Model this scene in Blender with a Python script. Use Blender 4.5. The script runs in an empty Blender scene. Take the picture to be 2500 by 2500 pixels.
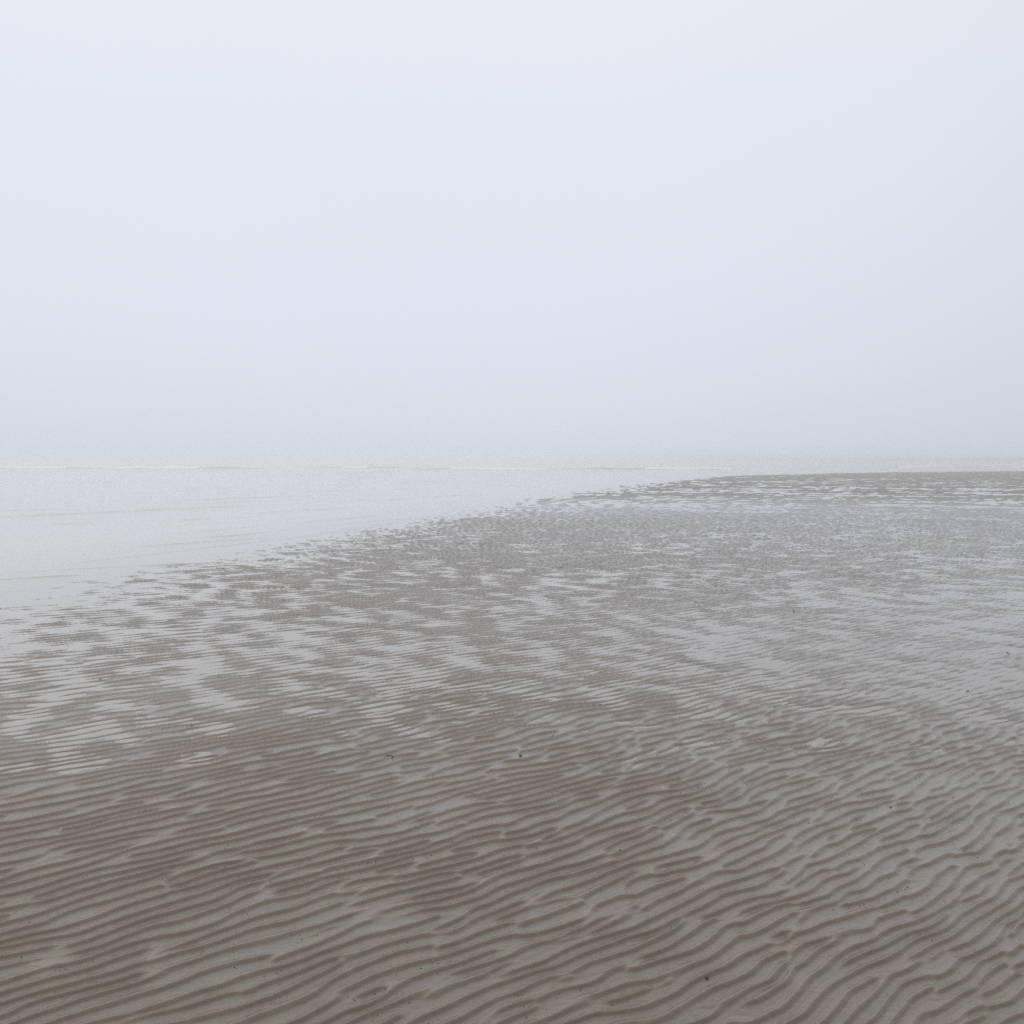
import bpy, math, time
import numpy as np
from mathutils import Vector

T0 = time.time()
sc = bpy.context.scene
col = sc.collection
RAD = math.radians

# ------------------------------------------------------------------ camera
CAM_H = 1.60
cam_d = bpy.data.cameras.new("camera")
cam_d.sensor_width = 36.0
cam_d.sensor_fit = 'HORIZONTAL'
cam_d.lens = 36.0
cam_d.clip_start = 0.05
cam_d.clip_end = 9000.0
cam = bpy.data.objects.new("camera", cam_d)
cam.location = (0, 0, CAM_H)
cam.rotation_euler = (RAD(90 - 2.75), 0, 0)
col.objects.link(cam)
sc.camera = cam

# ------------------------------------------------------------------ sky
SUN_AZ, SUN_EL = RAD(-68), RAD(46)          # veiled sun ahead, to the left of the picture
sun_dir = Vector((math.sin(SUN_AZ) * math.cos(SUN_EL), math.cos(SUN_AZ) * math.cos(SUN_EL), math.sin(SUN_EL)))
world = bpy.data.worlds.new("World")
sc.world = world
world.use_nodes = True
nt = world.node_tree
nt.nodes.clear()
N = nt.nodes.new
L = nt.links.new
out = N('ShaderNodeOutputWorld')
bg_clear = N('ShaderNodeBackground')
sky = N('ShaderNodeTexSky')
sky.sky_type = 'NISHITA'
sky.sun_disc = False
sky.sun_elevation = SUN_EL
sky.sun_rotation = SUN_AZ
sky.dust_density = 4.0
bg_clear.inputs['Strength'].default_value = 0.06
L(sky.outputs[0], bg_clear.inputs['Color'])
# overcast deck: darker and bluer at the horizon, brightest round the veiled sun
tc = N('ShaderNodeTexCoord')
sep = N('ShaderNodeSeparateXYZ')
L(tc.outputs['Generated'], sep.inputs[0])
ramp = N('ShaderNodeValToRGB')
ramp.color_ramp.interpolation = 'B_SPLINE'
els = ramp.color_ramp.elements
els[0].position = 0.0
els[0].color = (0.65, 0.715, 0.80, 1)
els[1].position = 1.0
els[1].color = (0.97, 0.95, 0.93, 1)
for p, c in ((0.08, (0.70, 0.76, 0.85)), (0.2, (0.74, 0.785, 0.87)), (0.36, (0.76, 0.80, 0.88)), (0.55, (0.84, 0.85, 0.89))):
    e = els.new(p)
    e.color = (*c, 1)
L(sep.outputs['Z'], ramp.inputs['Fac'])
dot = N('ShaderNodeVectorMath')
dot.operation = 'DOT_PRODUCT'
gd = Vector((math.sin(RAD(-9)) * math.cos(RAD(27)), math.cos(RAD(-9)) * math.cos(RAD(27)), math.sin(RAD(27))))
dot.inputs[1].default_value = gd
L(tc.outputs['Generated'], dot.inputs[0])
glow = N('ShaderNodeMapRange')
glow.interpolation_type = 'SMOOTHERSTEP'
glow.inputs['From Min'].default_value = 0.62
glow.inputs['From Max'].default_value = 1.0
glow.inputs['To Min'].default_value = 0.94
glow.inputs['To Max'].default_value = 1.06
L(dot.outputs['Value'], glow.inputs['Value'])
cl = N('ShaderNodeTexNoise')
cl.inputs['Scale'].default_value = 1.6
cl.inputs['Detail'].default_value = 3.0
clm = N('ShaderNodeMapRange')
clm.inputs['To Min'].default_value = 0.975
clm.inputs['To Max'].default_value = 1.025
L(tc.outputs['Generated'], cl.inputs['Vector'])
L(cl.outputs[0], clm.inputs['Value'])
m1 = N('ShaderNodeMath')
m1.operation = 'MULTIPLY'
L(glow.outputs[0], m1.inputs[0])
L(clm.outputs[0], m1.inputs[1])
# the deck is duller away from the veiled sun, behind the viewer
back = N('ShaderNodeMapRange')
back.interpolation_type = 'SMOOTHSTEP'
back.inputs['From Min'].default_value = -0.8
back.inputs['From Max'].default_value = 0.75
back.inputs['To Min'].default_value = 0.66
back.inputs['To Max'].default_value = 1.0
L(dot.outputs['Value'], back.inputs['Value'])
m2 = N('ShaderNodeMath')
m2.operation = 'MULTIPLY'
L(m1.outputs[0], m2.inputs[0])
L(back.outputs[0], m2.inputs[1])
bg = N('ShaderNodeBackground')
L(ramp.outputs['Color'], bg.inputs['Color'])
L(m2.outputs[0], bg.inputs['Strength'])
mx = N('ShaderNodeMixShader')
mx.inputs['Fac'].default_value = 0.94
L(bg_clear.outputs[0], mx.inputs[1])
L(bg.outputs[0], mx.inputs[2])
L(mx.outputs[0], out.inputs['Surface'])

sun_d = bpy.data.lights.new("sun", 'SUN')
sun_d.energy = 1.2
sun_d.angle = RAD(32)
sun_d.color = (1.0, 0.95, 0.88)
sun = bpy.data.objects.new("sun", sun_d)
sun.rotation_euler = sun_dir.to_track_quat('Z', 'Y').to_euler()
sun.location = (0, 0, 50)
col.objects.link(sun)

sc.view_settings.view_transform = 'Standard'
sc.view_settings.look = 'None'
sc.view_settings.exposure = 0.0
sc.view_settings.gamma = 1.0
sc.view_settings.use_curve_mapping = False
sc.render.engine = 'CYCLES'
sc.cycles.max_bounces = 8
sc.cycles.transparent_max_bounces = 12
sc.cycles.volume_bounces = 1
sc.cycles.use_denoising = False

# ------------------------------------------------------------------ noise tools
def smooth(a, b, x):
    t = np.clip((x - a) / (b - a), 0, 1)
    return t * t * (3 - 2 * t)

def perlin(x, y, seed=0):
    """gradient noise, about -1..1"""
    rs = np.random.RandomState(seed)
    ang = rs.rand(256, 256) * 2 * np.pi
    gx, gy = np.cos(ang), np.sin(ang)
    xi, yi = np.floor(x).astype(np.int64), np.floor(y).astype(np.int64)
    xf, yf = x - xi, y - yi
    u = xf ** 3 * (xf * (xf * 6 - 15) + 10)
    v = yf ** 3 * (yf * (yf * 6 - 15) + 10)
    def d(ix, iy, dx, dy):
        a, b = ix & 255, iy & 255
        return gx[a, b] * dx + gy[a, b] * dy
    n00 = d(xi, yi, xf, yf)
    n10 = d(xi + 1, yi, xf - 1, yf)
    n01 = d(xi, yi + 1, xf, yf - 1)
    n11 = d(xi + 1, yi + 1, xf - 1, yf - 1)
    a = n00 + u * (n10 - n00)
    b = n01 + u * (n11 - n01)
    return 1.5 * (a + v * (b - a))

def fbm(x, y, seed=0, octv=3, gain=0.5, lac=2.03):
    s, a, t = 0, 1.0, 0
    for k in range(octv):
        s = s + a * perlin(x * lac ** k + 17.3 * k, y * lac ** k - 9.1 * k, seed + k)
        t += a * a
        a *= gain
    return s / math.sqrt(t)

def envelope(seed, sp, sq, n=2048, rate=10.0):
    """complex low-pass noise tile: its phase bends and forks the ripple crests"""
    rs = np.random.RandomState(seed)
    w = rs.randn(n, n) + 1j * rs.randn(n, n)
    f = np.fft.fftfreq(n) * rate
    g = np.exp(-0.5 * (f[:, None] / sp) ** 2) * np.exp(-0.5 * (f[None, :] / sq) ** 2)
    e = np.fft.ifft2(w * g)
    e /= math.sqrt(np.mean(np.abs(e) ** 2))
    return e.astype(np.complex64)

def sample(tile, x, y, rate=10.0):
    n = tile.shape[0]
    x = x * rate
    y = y * rate
    xi, yi = np.floor(x).astype(np.int64), np.floor(y).astype(np.int64)
    xf, yf = (x - xi).astype(np.float32), (y - yi).astype(np.float32)
    a, b, c, d = xi % n, (xi + 1) % n, yi % n, (yi + 1) % n
    return (tile[a, c] * (1 - xf) * (1 - yf) + tile[b, c] * xf * (1 - yf) + tile[a, d] * (1 - xf) * yf + tile[b, d] * xf * yf)

ENV_LONG = envelope(11, 0.110, 0.20)
ENV_SHORT = envelope(29, 0.20, 0.24)

# ------------------------------------------------------------------ the lie of the beach
TH = RAD(37)
CT, ST = math.cos(TH), math.sin(TH)
SHORE = np.array([(-8.5, -10), (-6.15, 4.0), (-5.42, 9.5), (-4.45, 16.0), (-2.6, 25.0), (-0.3, 37.0), (4.2, 54.0), (11.0, 80.0),
                  (26.0, 125.0), (58.0, 168.0), (98.0, 200.0), (190.0, 250.0), (420.0, 330.0), (1500.0, 620.0)])

def shore_d(x, y):
    """rough distance inland from the water's edge (negative out to sea)"""
    xs = np.interp(y, SHORE[:, 1], SHORE[:, 0])
    sl = np.gradient(SHORE[:, 0], SHORE[:, 1])
    s = np.interp(y, SHORE[:, 1], sl)
    return (x - xs) / np.sqrt(1 + s * s)

def ripple_fields(x, y):
    wx = 0.05 * perlin(x / 2.9, y / 2.9, 41) + 0.045 * perlin(x / 0.8, y / 0.8, 42) + 0.022 * perlin(x / 0.33, y / 0.33, 44) + 0.008 * perlin(x / 0.14, y / 0.14, 45)
    q = -x * ST + y * CT + wx
    p = x * CT + y * ST
    dl = RAD(3) - RAD(13) * smooth(4.0, 14.0, q)
    q = q - (p - 4.0) * np.tan(dl)
    q = np.maximum(q, -1.5)
    lam = 0.037 + 0.0106 * q
    qc = np.log(1 + 0.0106 / 0.037 * q) / 0.0106
    pc = p / lam
    ksh = np.clip(0.36 + smooth(-0.6, 3.5, x - 0.20 * (y - 3)) * 0.42 + 0.40 * perlin(x / 1.3, y / 1.3, 43), 0.05, 0.9)
    e = sample(ENV_LONG, pc, qc) * (1 - ksh) + sample(ENV_SHORT, pc + 31.7, qc + 5.3) * np.exp(-2j * np.pi * 0.2 * qc) * ksh
    ph = 2 * np.pi * qc + np.angle(e)
    am = np.abs(e) / np.sqrt((1 - ksh) ** 2 + ksh ** 2)
    return ph, am, lam, ksh

def sand_height(x, y, full=False):
    ph, am, lam, ksh = ripple_fields(x, y)
    r = np.hypot(x, y)
    # crest profile: rounded back, steep lee face towards the land side, flat trough
    s = ph + (0.66 + 0.10 * smooth(4, 8, r)) * np.cos(ph) + 0.18 * np.sin(ph)
    c = np.cos(s)
    prof = np.where(c > -0.15, c, -0.15 - 0.45 * (1 - np.exp((c + 0.15) / 0.45)))
    k = 0.32 + 0.68 * smooth(0.0, 0.38, am)
    vary = 1.0 + 0.18 * perlin(x / 0.9, y / 0.9, 51)
    left = smooth(0.05, 0.40, -x / (y + 0.3))
    A = (0.112 - 0.052 * smooth(4.0, 10.0 - 2.6 * left, r) - 0.022 * smooth(-0.2, 0.35, -x / (y + 0.3)) * (1 - smooth(5.0, 9.0, r))) * lam * np.clip(vary, 0.4, 1.5)
    fade = 1 - 0.5 * smooth(25, 60, r)
    far_flat = 1 - smooth(60, 160, r)
    rip = A * k * prof * fade * far_flat
    # thin terrace lines left by draining water in the troughs
    near = 1 - smooth(6, 10, r)
    tm = smooth(-0.15, 0.3, perlin(x / 0.35, y / 0.35, 61))
    o1 = 2.35 + 0.30 * perlin(x / 0.25, y / 0.25, 62)
    for off, am_t in ((0.0, 0.0018), (0.62, 0.0013)):
        dphi = np.angle(np.exp(1j * (ph - (o1 + off))))
        rip = rip + near * tm * am_t * (lam / 0.08) * np.tanh(dphi / 0.12) * np.exp(-(dphi / 0.55) ** 2)
    # broad hollows that hold water
    d = shore_d(x, y)
    un = 0.80 * fbm((x * CT + y * ST) / 0.30, (-x * ST + y * CT) / 0.46, 71, 3, 0.42) + 0.32 * fbm(x / 1.9, y / 2.6, 75, 2)
    fu = smooth(18, 45, r)
    un = un * (1 - fu) + fu * (0.8 * fbm(x / 2.6, y / 1.7, 171, 3, 0.55) + 0.45 * fbm(x / 9.0, y / 6.0, 175, 2))
    big = fbm(x / 14.0, y / 22.0, 81, 2)
    right = smooth(-0.12, 0.5, x / (y + 1.0)) * (1 - smooth(26, 55, y))
    inland = smooth(-0.6, 2.2, d)
    lvl = -0.75 + 0.95 * inland - 0.10 * right + 2.0 * (1 - smooth(3.6, 7.6 - 1.0 * left, y)) - 0.22 * left + 0.18 * big
    lvl = lvl + smooth(40, 120, y) * 0.55 * inland
    H = 0.0048 + 0.00036 * np.minimum(r, 30)
    base = H * (lvl + un * (0.7 + 1.0 * smooth(3.8, 6.5, r)))
    out_to_sea = np.minimum(d, 0)
    base = base + 0.012 * out_to_sea * smooth(0, 1.5, -d) 
    base = np.maximum(base, -0.45)
    grain = 0.0007 * near * perlin(x / 0.035, y / 0.02, 91)
    h = rip * (1 - 0.6 * smooth(0.5, 6, -d)) * 1.0 + base + grain
    if full:
        return h, ph, am, lam
    return h

# ------------------------------------------------------------------ mesh helpers
def mesh_obj(name, verts, faces, mat, parent=None, smooth_shade=True):
    """faces: int array (n,4) or (n,3)"""
    verts = np.asarray(verts, dtype=np.float32)
    faces = np.asarray(faces, dtype=np.int32)
    me = bpy.data.meshes.new(name)
    nf, k = faces.shape
    me.vertices.add(len(verts))
    me.vertices.foreach_set('co', verts.ravel())
    me.loops.add(nf * k)
    me.loops.foreach_set('vertex_index', faces.ravel())
    me.polygons.add(nf)
    me.polygons.foreach_set('loop_start', np.arange(nf, dtype=np.int32) * k)
    if smooth_shade:
        me.polygons.foreach_set('use_smooth', np.ones(nf, dtype=bool))
    me.update(calc_edges=True)
    me.materials.append(mat)
    o = bpy.data.objects.new(name, me)
    col.objects.link(o)
    if parent is not None:
        o.parent = parent
    return o

def grid_faces(nr, nc):
    i = np.arange(nr - 1)[:, None] * nc + np.arange(nc - 1)[None, :]
    return np.stack([i, i + 1, i + nc + 1, i + nc], -1).reshape(-1, 4)

def tag(o, label, cat, group=None):
    o['label'] = label
    o['category'] = cat
    if group:
        o['group'] = group
    return o

# ------------------------------------------------------------------ materials
def new_mat(name):
    m = bpy.data.materials.new(name)
    m.use_nodes = True
    m.node_tree.nodes.clear()
    return m, m.node_tree.nodes.new, m.node_tree.links.new

def mat_sand():
    m, N, L = new_mat("wet_sand")
    o = N('ShaderNodeOutputMaterial')
    b = N('ShaderNodeBsdfPrincipled')
    tc = N('ShaderNodeTexCoord')
    n1 = N('ShaderNodeTexNoise'); n1.inputs['Scale'].default_value = 9.0; n1.inputs['Detail'].default_value = 5
    n2 = N('ShaderNodeTexNoise'); n2.inputs['Scale'].default_value = 420.0; n2.inputs['Detail'].default_value = 2
    L(tc.outputs['Object'], n1.inputs['Vector']); L(tc.outputs['Object'], n2.inputs['Vector'])
    r1 = N('ShaderNodeValToRGB')
    r1.color_ramp.elements[0].position = 0.35; r1.color_ramp.elements[0].color = (0.113, 0.086, 0.054, 1)
    r1.color_ramp.elements[1].position = 0.68; r1.color_ramp.elements[1].color = (0.148, 0.101, 0.066, 1)
    L(n1.outputs[0], r1.inputs['Fac'])
    ta = N('ShaderNodeAttribute'); ta.attribute_name = 'trough'
    sm = N('ShaderNodeMix'); sm.data_type = 'RGBA'
    sm.inputs[7].default_value = (0.118, 0.098, 0.061, 1)
    L(ta.outputs['Fac'], sm.inputs[0]); L(r1.outputs[0], sm.inputs[6])
    n3 = N('ShaderNodeTexNoise'); n3.inputs['Scale'].default_value = 110.0; n3.inputs['Detail'].default_value = 4; n3.inputs['Roughness'].default_value = 0.65
    L(tc.outputs['Object'], n3.inputs['Vector'])
    r2 = N('ShaderNodeMapRange'); r2.inputs['From Min'].default_value = 0.3; r2.inputs['From Max'].default_value = 0.7
    r2.inputs['To Min'].default_value = 0.70; r2.inputs['To Max'].default_value = 1.30
    L(n2.outputs[0], r2.inputs['Value'])
    mul = N('ShaderNodeMix'); mul.data_type = 'RGBA'; mul.blend_type = 'MULTIPLY'; mul.inputs[0].default_value = 1
    L(sm.outputs[2], mul.inputs[6]); L(r2.outputs[0], mul.inputs[7])
    L(mul.outputs[2], b.inputs['Base Color'])
    rr = N('ShaderNodeMapRange'); rr.inputs['From Min'].default_value = 0.3; rr.inputs['From Max'].default_value = 0.7
    rr.inputs['To Min'].default_value = 0.07; rr.inputs['To Max'].default_value = 0.17
    L(n1.outputs[0], rr.inputs['Value']); b.inputs['Roughness'].default_value = 0.6
    b.inputs['IOR'].default_value = 1.30
    fa = N('ShaderNodeAttribute'); fa.attribute_name = 'unresolved'
    cw = N('ShaderNodeMapRange'); cw.inputs['To Min'].default_value = 1.0; cw.inputs['To Max'].default_value = 0.22
    L(fa.outputs['Fac'], cw.inputs['Value']); L(cw.outputs[0], b.inputs['Coat Weight'])
    b.inputs['Coat IOR'].default_value = 1.5
    L(rr.outputs[0], b.inputs['Coat Roughness'])
    bp = N('ShaderNodeBump'); bp.inputs['Strength'].default_value = 0.25; bp.inputs['Distance'].default_value = 0.0012
    bp2 = N('ShaderNodeBump'); bp2.inputs['Strength'].default_value = 0.24; bp2.inputs['Distance'].default_value = 0.004
    L(n3.outputs[0], bp2.inputs['Height'])
    L(n2.outputs[0], bp.inputs['Height']); L(bp2.outputs[0], bp.inputs['Normal'])
    L(bp.outputs[0], b.inputs['Normal']); L(bp.outputs[0], b.inputs['Coat Normal'])
    L(b.outputs[0], o.inputs['Surface'])
    return m

def mat_water(name, silt, clear, rough, bump, ior=1.36):
    """thin sheet of water: Fresnel reflection over a slightly silty, see-through body"""
    m, N, L = new_mat(name)
    o = N('ShaderNodeOutputMaterial')
    fr = N('ShaderNodeFresnel'); fr.inputs['IOR'].default_value = ior
    gl = N('ShaderNodeBsdfGlossy'); gl.inputs['Roughness'].default_value = rough
    gl.inputs['Color'].default_value = (1, 1, 1, 1)
    tr = N('ShaderNodeBsdfTransparent'); tr.inputs['Color'].default_value = (0.97, 0.97, 0.96, 1)
    df = N('ShaderNodeBsdfDiffuse'); df.inputs['Color'].default_value = (*silt, 1)
    body = N('ShaderNodeMixShader'); body.inputs['Fac'].default_value = clear or 0.0
    if clear is None:
        sa = N('ShaderNodeAttribute'); sa.attribute_name = 'turbid'
        iv = N('ShaderNodeMath'); iv.operation = 'SUBTRACT'; iv.inputs[0].default_value = 1.0
        L(sa.outputs['Fac'], iv.inputs[1]); L(iv.outputs[0], body.inputs['Fac'])
    L(df.outputs[0], body.inputs[1]); L(tr.outputs[0], body.inputs[2])
    mx = N('ShaderNodeMixShader')
    L(fr.outputs[0], mx.inputs['Fac']); L(body.outputs[0], mx.inputs[1]); L(gl.outputs[0], mx.inputs[2])
    if bump > 0:
        tc = N('ShaderNodeTexCoord')
        mp = N('ShaderNodeMapping'); mp.inputs['Scale'].default_value = (1.0, 2.2, 1.0)
        n = N('ShaderNodeTexNoise'); n.inputs['Scale'].default_value = 5.0; n.inputs['Detail'].default_value = 4
        L(tc.outputs['Object'], mp.inputs['Vector']); L(mp.outputs[0], n.inputs['Vector'])
        bp = N('ShaderNodeBump'); bp.inputs['Strength'].default_value = 1.0; bp.inputs['Distance'].default_value = bump
        L(n.outputs[0], bp.inputs['Height'])
        L(bp.outputs[0], gl.inputs['Normal'])
    L(mx.outputs[0], o.inputs['Surface'])
    return m

def mat_plain(name, c, rough=0.6, var=0.25, scale=60.0, sub=None):
    m, N, L = new_mat(name)
    o = N('ShaderNodeOutputMaterial')
    b = N('ShaderNodeBsdfPrincipled')
    tc = N('ShaderNodeTexCoord')
    n = N('ShaderNodeTexNoise'); n.inputs['Scale'].default_value = scale; n.inputs['Detail'].default_value = 3
    L(tc.outputs['Object'], n.inputs['Vector'])
    r = N('ShaderNodeValToRGB')
    r.color_ramp.elements[0].position = 0.3; r.color_ramp.elements[0].color = (*[v * (1 - var) for v in c], 1)
    r.color_ramp.elements[1].position = 0.7; r.color_ramp.elements[1].color = (*[min(1, v * (1 + var)) for v in c], 1)
    L(n.outputs[0], r.inputs['Fac']); L(r.outputs[0], b.inputs['Base Color'])
    b.inputs['Roughness'].default_value = rough
    L(b.outputs[0], o.inputs['Surface'])
    return m

M_SAND = mat_sand()
M_SEA = mat_water("sea_water", (0.54, 0.505, 0.455), None, 0.06, 0.006, 1.5)
M_POOL = mat_water("pool_water", (0.57, 0.52, 0.455), None, 0.04, 0.0, 1.5)
M_WAVE = mat_water("wave_water", (0.42, 0.62, 0.36), 0.0, 0.15, 0.01, 1.33)
M_WAVE_GREY = mat_water("grey_wave_water", (0.56, 0.58, 0.58), 0.0, 0.15, 0.01, 1.33)
M_FOAM = mat_plain("sea_foam", (0.90, 0.91, 0.92), 0.8, 0.06, 3.0)

# ------------------------------------------------------------------ rippled sand
# rows close together near the viewer and wider apart far away (level of detail with distance)
def depth_rows(y0, y1, k_px, cap):
    ys = [y0]
    while ys[-1] < y1:
        y = ys[-1]
        k = k_px(y) if callable(k_px) else k_px
        ys.append(y + min(y * y / 1638.0 * k, cap * y))
    return np.array(ys)

def fan(ys, ts, pad):
    X = ts[None, :] * (ys[:, None] + pad)
    Y = np.repeat(ys[:, None], len(ts), 1)
    return X, Y

ys = depth_rows(1.9, 1500.0, lambda y: np.interp(y, (3, 7, 10, 14, 28, 40), (0.75, 0.6, 0.4, 0.24, 0.24, 0.5)), 0.020)
ts = np.linspace(-0.70, 0.70, 800)
X, Y = fan(ys, ts, 1.2)
H, PH, AM, LAM = sand_height(X.ravel(), Y.ravel(), True)
dS = shore_d(X.ravel(), Y.ravel())
F = grid_faces(len(ys), len(ts))
keep = (dS[F].max(1) > -14)                       # the sand runs on under the shallows, then deep water takes over
F = F[keep]
used = np.unique(F)
remap = np.full(X.size, -1, dtype=np.int64)
remap[used] = np.arange(len(used))
V = np.stack([X.ravel(), Y.ravel(), H], -1)[used]
sand = mesh_obj("sand_flat", V, remap[F], M_SAND)
sand['kind'] = 'structure'
# beyond the reach of the grid the ripple slopes live on as a rougher, less glassy surface
tr = sand.data.attributes.new('trough', 'FLOAT', 'POINT')
tr.data.foreach_set('value', (0.85 * (1 - smooth(-0.7, 0.1, np.cos(PH + 0.58 * np.cos(PH) + 0.22 * np.sin(PH))))[used]).astype(np.float32))
at = sand.data.attributes.new('unresolved', 'FLOAT', 'POINT')
at.data.foreach_set('value', smooth(22, 60, np.hypot(V[:, 0], V[:, 1])).astype(np.float32))
print("sand faces", len(F), "rows", len(ys), "t", round(time.time() - T0, 1))

# the rest of the beach, beside and behind the viewer, and the sea bed
gx = np.concatenate([-np.geomspace(2200, 2.5, 30), np.geomspace(2.5, 2200, 30)])
gy = np.concatenate([-np.geomspace(300, 1.0, 14), np.array([0.5]), np.geomspace(1.8, 2200, 40)])
GX, GY = np.meshgrid(gx, gy)
gz = np.full(GX.size, -0.55)
bed = mesh_obj("sea_bed", np.stack([GX.ravel(), GY.ravel(), gz], -1), grid_faces(len(gy), len(gx)), M_SAND)
bed['kind'] = 'structure'

def set_turbid(o, d):
    # the sea is thick with stirred-up silt; it clears in the pools farther inland
    a = o.data.attributes.new('turbid', 'FLOAT', 'POINT')
    a.data.foreach_set('value', np.interp(d, (-5, 0.4, 4, 8), (0.95, 0.62, 0.46, 0.34)).astype(np.float32))

# ------------------------------------------------------------------ water standing in the hollows
ys2 = depth_rows(1.9, 400.0, 2.5, 0.04)
ts2 = np.linspace(-0.70, 0.70, 220)
X2, Y2 = fan(ys2, ts2, 1.2)
d2 = shore_d(X2.ravel(), Y2.ravel())
h2 = sand_height(X2.ravel(), Y2.ravel())
F2 = grid_faces(len(ys2), len(ts2))
pool_keep = d2[F2].min(1) > 0.35
pf = F2[pool_keep]
u = np.unique(pf)
rm = np.full(X2.size, -1, dtype=np.int64); rm[u] = np.arange(len(u))
pools = mesh_obj("tide_pools", np.stack([X2.ravel(), Y2.ravel(), np.zeros(X2.size)], -1)[u], rm[pf], M_POOL)
pools['kind'] = 'structure'
set_turbid(pools, d2[u])

# ------------------------------------------------------------------ sea
# small wave fronts creeping in over the shallows, as lines on the water (x, y in metres)
FRONTS = [
    ([(-9, 13.9), (-7.5, 14.9), (-4.9, 16.3), (-4.24, 17.8), (-3.0, 20.5)], 0.010, 0.10),
    ([(-8, 13.4), (-7.0, 14.0), (-5.9, 14.6)], 0.008, 0.10),
    ([(-7.0, 21.5), (-6.1, 22.3), (-5.0, 25.4), (-3.0, 29.5), (-1.6, 33.0), (0.0, 38.0)], 0.014, 0.20),
    ([(-7.5, 19.0), (-5.0, 22.0), (-3.4, 26.4), (-2.4, 30.5)], 0.011, 0.16),
    ([(-20, 27.0), (-15, 30.0), (-8.8, 39.7), (0.0, 54.0), (7, 66)], 0.020, 0.35),
    ([(-22, 33.0), (-15, 35.0), (-9, 41.0), (-3, 47.0)], 0.016, 0.30),
    ([(-24, 22.0), (-13.0, 26.0), (-9.5, 28.5), (-6, 31.0)], 0.010, 0.22),
    ([(-60, 80.0), (-40, 82.0), (-25.4, 85.0), (0.0, 104.0), (25, 135)], 0.060, 0.9),
    ([(-60, 88.0), (-30, 92.0), (-5, 108.0)], 0.040, 0.8),
    ([(-60, 64.0), (-24, 68.0), (-10, 74.0)], 0.022, 0.6),
    ([(-120, 168.0), (-60, 174.0), (-10, 205.0), (40, 235)], 0.13, 2.2),
]

rf = np.random.RandomState(77)
for k in range(30):
    yy = 14.0 * (11.0 ** ((k + rf.rand()) / 30))
    sl = np.interp(yy, (14, 30, 85, 150), (2.3, 1.6, 0.65, 0.4)) * (0.85 + 0.3 * rf.rand())
    ln = yy * (0.15 + 0.35 * rf.rand())
    xa = -0.56 * yy + rf.rand() * 0.45 * yy
    ya = yy + sl * (xa + 0.5 * yy)
    FRONTS.append(([(xa, ya), (xa + ln, ya + sl * ln)], 0.00060 * yy, 0.011 * yy))

def sea_height(x, y):
    d = shore_d(x, y)
    off = smooth(0.3, 5.0, -d)
    far = smooth(15, 70, y)
    z = off * (0.0055 * fbm(x / 1.5, y / 0.40, 101, 3) + far * 0.016 * fbm(x / 4.5, y / 1.1, 105, 3))
    z = z + smooth(60, 220, y) * off * 0.06 * fbm(x / 16.0, y / 4.5, 108, 3)
    z = z + smooth(200, 420, y) * off * 0.16 * fbm(x / 40.0, y / 9.0, 112, 2)
    for pts, amp, w in FRONTS:
        P = np.array(pts)
        yl = np.interp(x, P[:, 0], P[:, 1]) + 0.35 * w * 3 * perlin(x / (w * 14), x * 0 + amp * 999, 120)
        ends = smooth(P[0, 0], P[0, 0] + 0.15 * (P[-1, 0] - P[0, 0]), x) * (1 - smooth(P[-1, 0] - 0.2 * (P[-1, 0] - P[0, 0]), P[-1, 0], x))
        br = np.clip(0.55 + 0.9 * perlin(x / (w * 9), x * 0 + amp * 777, 121), 0.08, 1.3)
        t = (y - yl) / (1.25 * w)
        z = z + 2.4 * amp * ends * br * np.where(t < 0, np.exp(-(t / 0.32) ** 2), np.exp(-(t / 1.4) ** 2))
    return z * smooth(0.35, -1.5, d) if False else z * smooth(-0.35, 1.2, -d)

ys3 = depth_rows(8.0, 2100.0, lambda y: np.interp(y, (8, 13, 70, 100), (0.45, 0.2, 0.2, 0.4)), 0.010)
ts3 = np.linspace(-0.72, 0.72, 340)
X3, Y3 = fan(ys3, ts3, 1.2)
d3 = shore_d(X3.ravel(), Y3.ravel())
z3 = sea_height(X3.ravel(), Y3.ravel())
F3 = grid_faces(len(ys3), len(ts3))
sf = F3[d3[F3].min(1) <= 0.5]
u = np.unique(sf)
rm = np.full(X3.size, -1, dtype=np.int64); rm[u] = np.arange(len(u))
# where it laps on the flat the sheet dips just under the pool level so the two never share a plane
z3 = z3 - 0.0012 * smooth(-0.1, 0.45, d3)
sea = mesh_obj("sea", np.stack([X3.ravel(), Y3.ravel(), z3], -1)[u], rm[sf], M_SEA)
sea['kind'] = 'structure'
set_turbid(sea, d3[u])
print("sea faces", len(sf), "pool faces", len(pf), "t", round(time.time() - T0, 1))

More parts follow.
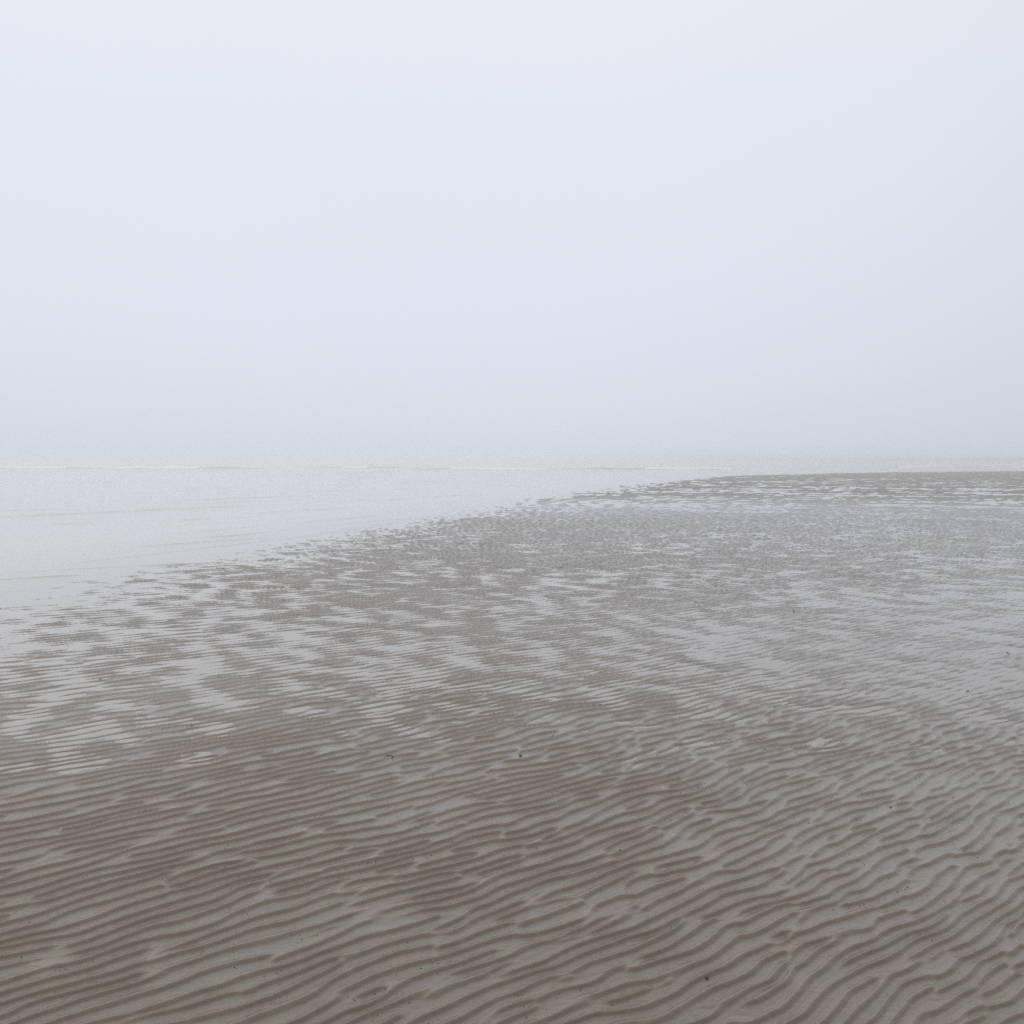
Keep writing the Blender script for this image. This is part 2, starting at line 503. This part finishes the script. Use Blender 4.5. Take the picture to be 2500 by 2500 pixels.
# ------------------------------------------------------------------ breakers
def breaker(label, x0, x1, yc, h, foam_spans, mat, slope=0.0, seed=1, cat='wave'):
    root = bpy.data.objects.new("breaking_wave", None)
    root.location = ((x0 + x1) / 2, yc, 0)
    col.objects.link(root)
    tag(root, label, cat, "breakers out in the haze")
    n = max(24, int((x1 - x0) * 1.2))
    xs = np.linspace(x0, x1, n)
    prof = [(-2.6, 0.0), (-1.5, 0.12), (-0.85, 0.42), (-0.45, 0.78), (-0.12, 0.97), (0.25, 1.0), (1.0, 0.82), (2.2, 0.5), (3.6, 0.2), (5.2, 0.0)]
    en = np.sin(np.pi * (xs - x0) / (x1 - x0)) ** 0.45
    hh = h * en * (0.82 + 0.35 * perlin(xs / 7.0, xs * 0 + seed * 3.3, seed + 200))
    bend = slope * (xs - (x0 + x1) / 2) + 1.2 * perlin(xs / 15.0, xs * 0 + seed, seed + 210)
    V = []
    for a, b in prof:
        V.append(np.stack([xs - root.location.x, bend + a * h * (0.7 + 0.3 * en), -0.10 + (b * hh + 0.10 * b)], -1))
    V = np.concatenate(V)
    mesh_obj("wave_face", V, grid_faces(len(prof), n), mat, root)
    for (f0, f1, drop) in foam_spans:
        m = max(14, int((f1 - f0) * 2.5))
        fx = np.linspace(f0, f1, m)
        fe = np.sin(np.pi * (fx - f0) / (f1 - f0)) ** 0.5
        top = np.interp(fx, xs, hh); bd = np.interp(fx, xs, bend)
        # broken water draped over the crest, lumpy and ragged at both edges
        fprof = [(-1.9 - 0.9 * drop, 0.10), (-1.2, 0.36), (-0.6, 0.74), (-0.15, 1.06), (0.3, 1.10), (1.1, 0.88), (2.4, 0.52)]
        V = []
        for j, (pa, pb) in enumerate(fprof):
            lump = 0.5 + 0.5 * perlin(fx / 0.9, fx * 0 + j * 1.9 + seed, seed + 230)
            edge = 0.0 if j in (0, len(fprof) - 1) else 1.0
            V.append(np.stack([fx - root.location.x,
                               bd + pa * h + (1 - edge) * 0.5 * h * lump,
                               top * pb + edge * (0.05 + 0.16 * lump) * h * fe + 0.02], -1))
        mesh_obj("foam", np.concatenate(V), grid_faces(len(fprof), m), M_FOAM, root)
    return root

breaker("long green wave with a white crest, just beyond the tip of the sand", 7.0, 52.0, 232.0, 0.78, [(30, 51, 0.0)], M_WAVE, 0.25, 1)
breaker("low grey wave topped by a thin white line, left of the green wave", -24.0, 8.5, 236.0, 0.5, [(-14, 8.0, 0.0)], M_WAVE_GREY, 0.12, 2)
breaker("foaming wave second from the left edge of the sea, white in patches", -104.0, -62.0, 262.0, 0.8, [(-101, -84, 0.1), (-92, -80, 1.3)], M_WAVE_GREY, 0.05, 3)
breaker("foaming wave cut off by the left edge of the picture", -150.0, -106.0, 268.0, 0.75, [(-146, -116, 0.1)], M_WAVE_GREY, 0.02, 4)
breaker("short white-topped wave above the far right sand", 118.0, 158.0, 330.0, 0.8, [(122, 143, 0.0)], M_WAVE_GREY, 0.3, 5)
breaker("faint foaming wave at the far right edge of the picture", 158.0, 205.0, 345.0, 0.65, [(165, 200, 0.2)], M_WAVE_GREY, 0.3, 6)
breaker("faint grey swell line far out beyond the left-hand foam", -62.0, -26.0, 300.0, 0.55, [(-50, -42, 0.0)], M_WAVE_GREY, 0.05, 7)

# ------------------------------------------------------------------ shell grit washed into the troughs
rs = np.random.RandomState(5)
n = 90000
gy_ = 2.2 + 5.0 * rs.rand(n) ** 1.2
gx_ = (rs.rand(n) * 2 - 1) * 0.68 * (gy_ + 0.8)
h_, ph_, am_, lam_ = sand_height(gx_, gy_, True)
tro = np.abs(np.angle(np.exp(1j * (ph_ - 3.5)))) < 0.75
msk = perlin(gx_ / 0.22, gy_ / 0.22, 301) + 0.7 * perlin(gx_ / 1.1, gy_ / 1.1, 302) + 0.18 * gx_ / gy_
sel = np.where(tro & (msk > 0.40) & (h_ > -0.002))[0][:9000]
V, Fc = [], []
for i in sel:
    s = 0.0014 + 0.0032 * rs.rand() ** 3
    a = rs.rand() * 6.28
    ca, sa = math.cos(a) * s, math.sin(a) * s
    z = h_[i]
    b = len(V)
    V += [(gx_[i] + ca, gy_[i] + sa, z - 0.0003), (gx_[i] - sa * 0.7, gy_[i] + ca * 0.7, z - 0.0003), (gx_[i] - ca * 0.8, gy_[i] - sa * 0.8, z - 0.0003), (gx_[i], gy_[i], z + s * 0.8)]
    Fc += [(b, b + 1, b + 3), (b + 1, b + 2, b + 3), (b + 2, b, b + 3)]
M_GRIT = mat_plain("shell_grit", (0.045, 0.038, 0.032), 0.6, 0.7, 90.0)
grit = mesh_obj("shell_grit", V, Fc, M_GRIT, smooth_shade=False)
grit['kind'] = 'stuff'
grit['label'] = "dark shell grit lying in the ripple troughs"

# ------------------------------------------------------------------ pebbles, a twig in shell form, and weed
M_PEB = mat_plain("dark_pebble", (0.030, 0.024, 0.022), 0.35, 0.4, 120.0)
M_TWIG = mat_plain("shell", (0.34, 0.30, 0.26), 0.45, 0.3, 150.0)
M_WEED = mat_plain("sea_weed", (0.032, 0.026, 0.016), 0.4, 0.4, 80.0)
M_CAST = M_SAND

def zat(x, y):
    return max(float(sand_height(np.array([x]), np.array([y]))[0]), -0.002)

def pebble(x, y, s, label, seed, mat=None):
    rsn = np.random.RandomState(seed)
    nu, nv = 14, 9
    V = []
    for j in range(nv):
        th = math.pi * j / (nv - 1)
        for i in range(nu):
            a = 2 * math.pi * i / nu
            r = 1 + 0.16 * math.sin(2 * a + seed) * math.sin(th) + 0.07 * rsn.randn() * (0 < j < nv - 1)
            V.append((s * 1.25 * r * math.sin(th) * math.cos(a), s * 0.85 * r * math.sin(th) * math.sin(a), s * 0.55 * math.cos(th) + s * 0.3))
    F = [(j * nu + i, j * nu + (i + 1) % nu, (j + 1) * nu + (i + 1) % nu, (j + 1) * nu + i) for j in range(nv - 1) for i in range(nu)]
    o = mesh_obj("pebble", V, F, mat or M_PEB)
    o.location = (x, y, zat(x, y))
    o.rotation_euler = (0.1, 0.05, seed * 1.3)
    return tag(o, label, "pebble", "pebbles on the sand")

def ribbon_tube(pts, r):
    V, F = [], []
    K = 6
    P = [Vector(p) for p in pts]
    for i, p in enumerate(P):
        t = (P[min(i + 1, len(P) - 1)] - P[max(i - 1, 0)]).normalized()
        s = t.cross(Vector((0, 0, 1))).normalized()
        u = s.cross(t)
        rr = r * (0.35 + 0.65 * math.sin(math.pi * (i + 0.4) / (len(P) - 0.2)))
        for k in range(K):
            a = 2 * math.pi * k / K
            V.append(p + s * rr * math.cos(a) * 1.3 + u * rr * math.sin(a) * 0.7)
    for i in range(len(P) - 1):
        for k in range(K):
            F.append((i * K + k, i * K + (k + 1) % K, (i + 1) * K + (k + 1) % K, (i + 1) * K + k))
    return V, F

def weed(x, y, s, label, seed):
    rsn = np.random.RandomState(seed)
    root = bpy.data.objects.new("seaweed_scrap", None)
    root.location = (x, y, zat(x, y))
    col.objects.link(root)
    tag(root, label, "seaweed", "scraps of seaweed on the sand")
    for k in range(4):
        a = rsn.rand() * 6.28
        pts = []
        for i in range(7):
            f = i / 6
            a += rsn.randn() * 0.35
            pts.append((s * f * math.cos(a), s * f * math.sin(a), 0.004 + s * 0.35 * math.sin(math.pi * f * 0.9) * (0.3 + 0.7 * rsn.rand())))
        V, F = ribbon_tube(pts, s * 0.10)
        mesh_obj("frond", V, F, M_WEED, root)
    return root

def cast(x, y, s, label, seed):
    pts = []
    for i in range(22):
        a = -0.6 + 4.6 * i / 21
        pts.append((s * math.cos(a), s * 0.8 * math.sin(a), 0.004 + 0.002 * math.sin(i)))
    V, F = ribbon_tube(pts, s * 0.22)
    o = mesh_obj("worm_cast", V, F, M_CAST)
    o.location = (x, y, zat(x, y))
    return tag(o, label, "worm cast", "worm casts on the sand")

def shell(x, y, s, label, rot):  # fan-shaped shell form standing in for a tan twig
    root = None
    nu, nv = 15, 7
    V = []
    for j in range(nv):
        f = j / (nv - 1)
        for i in range(nu):
            a = -1.25 + 2.5 * i / (nu - 1)
            r = s * f * (1 - 0.12 * abs(a)) * (1 + 0.03 * (i % 2))
            V.append((r * math.sin(a), r * math.cos(a) - 0.5 * s, s * 0.42 * math.sin(math.pi * (0.12 + 0.88 * f)) * math.cos(a * 0.8)))
    F = [(j * nu + i, j * nu + i + 1, (j + 1) * nu + i + 1, (j + 1) * nu + i) for j in range(nv - 1) for i in range(nu - 1)]
    o = mesh_obj("tan_twig", V, F, M_TWIG)
    md = o.modifiers.new("thick", 'SOLIDIFY'); md.thickness = s * 0.06
    o.location = (x, y, zat(x, y) + 0.001)
    o.rotation_euler = (0.1, 0.1, rot)
    return tag(o, label, "shell", "twigs on the sand")

pebble(0.602, 3.09, 0.0060, "dark pebble in a ripple trough near the bottom edge, right of centre", 1)
pebble(0.045, 5.50, 0.0077, "small dark pebble with a tail of sand, near the middle of the flat", 2)
pebble(3.20, 7.12, 0.0084, "small dark pebble on smooth sand towards the right edge", 3)
pebble(1.75, 4.66, 0.0063, "dark pebble lying at a ripple end in the right foreground", 4)
pebble(0.44, 4.10, 0.0042, "tiny dark pebble on the pale ripple backs right of centre", 6)
weed(3.03, 10.95, 0.020, "larger tuft of dark weed among the shining ripples, centre right", 7)
weed(3.02, 10.60, 0.010, "smaller dark weed scrap just in front of the larger tuft", 8)
weed(4.15, 8.50, 0.025, "dark weed clump near the right edge of the picture", 9)
weed(-0.60, 13.9, 0.020, "dark weed scrap among bright pools, middle distance left of centre", 10)
weed(-3.04, 7.49, 0.017, "dark weed scrap near the left edge, among dark ripples", 11)
weed(-1.94, 6.12, 0.015, "dark weed scrap on the left, below the long bright pool", 12)
cast(-0.67, 5.49, 0.022, "curled worm cast left of centre in the lower middle ground", 1)
shell(0.235, 5.88, 0.018, "tan twig, built in the form of a pale shell, just right of centre", 0.7)

# ------------------------------------------------------------------ haze: a closed box of thin even mist round everything
hm, N, L = new_mat("haze")
o = N('ShaderNodeOutputMaterial')
pv = N('ShaderNodeVolumePrincipled')
pv.inputs['Color'].default_value = (0.92, 0.96, 1.0, 1)
pv.inputs['Density'].default_value = 0.0038
pv.inputs['Anisotropy'].default_value = 0.15
L(pv.outputs[0], o.inputs['Volume'])
x0, x1, y0, y1, z0, z1 = -2300, 2300, -400, 2300, -1.6, 2.3
HV = [(x, y, z) for z in (z0, z1) for y in (y0, y1) for x in (x0, x1)]
HF = [(0, 2, 3, 1), (4, 5, 7, 6), (0, 1, 5, 4), (2, 6, 7, 3), (0, 4, 6, 2), (1, 3, 7, 5)]
hz = mesh_obj("haze", HV, HF, hm, smooth_shade=False)
hz['kind'] = 'stuff'
hz['label'] = "pale sea mist hanging over the beach"
print("done", round(time.time() - T0, 1))
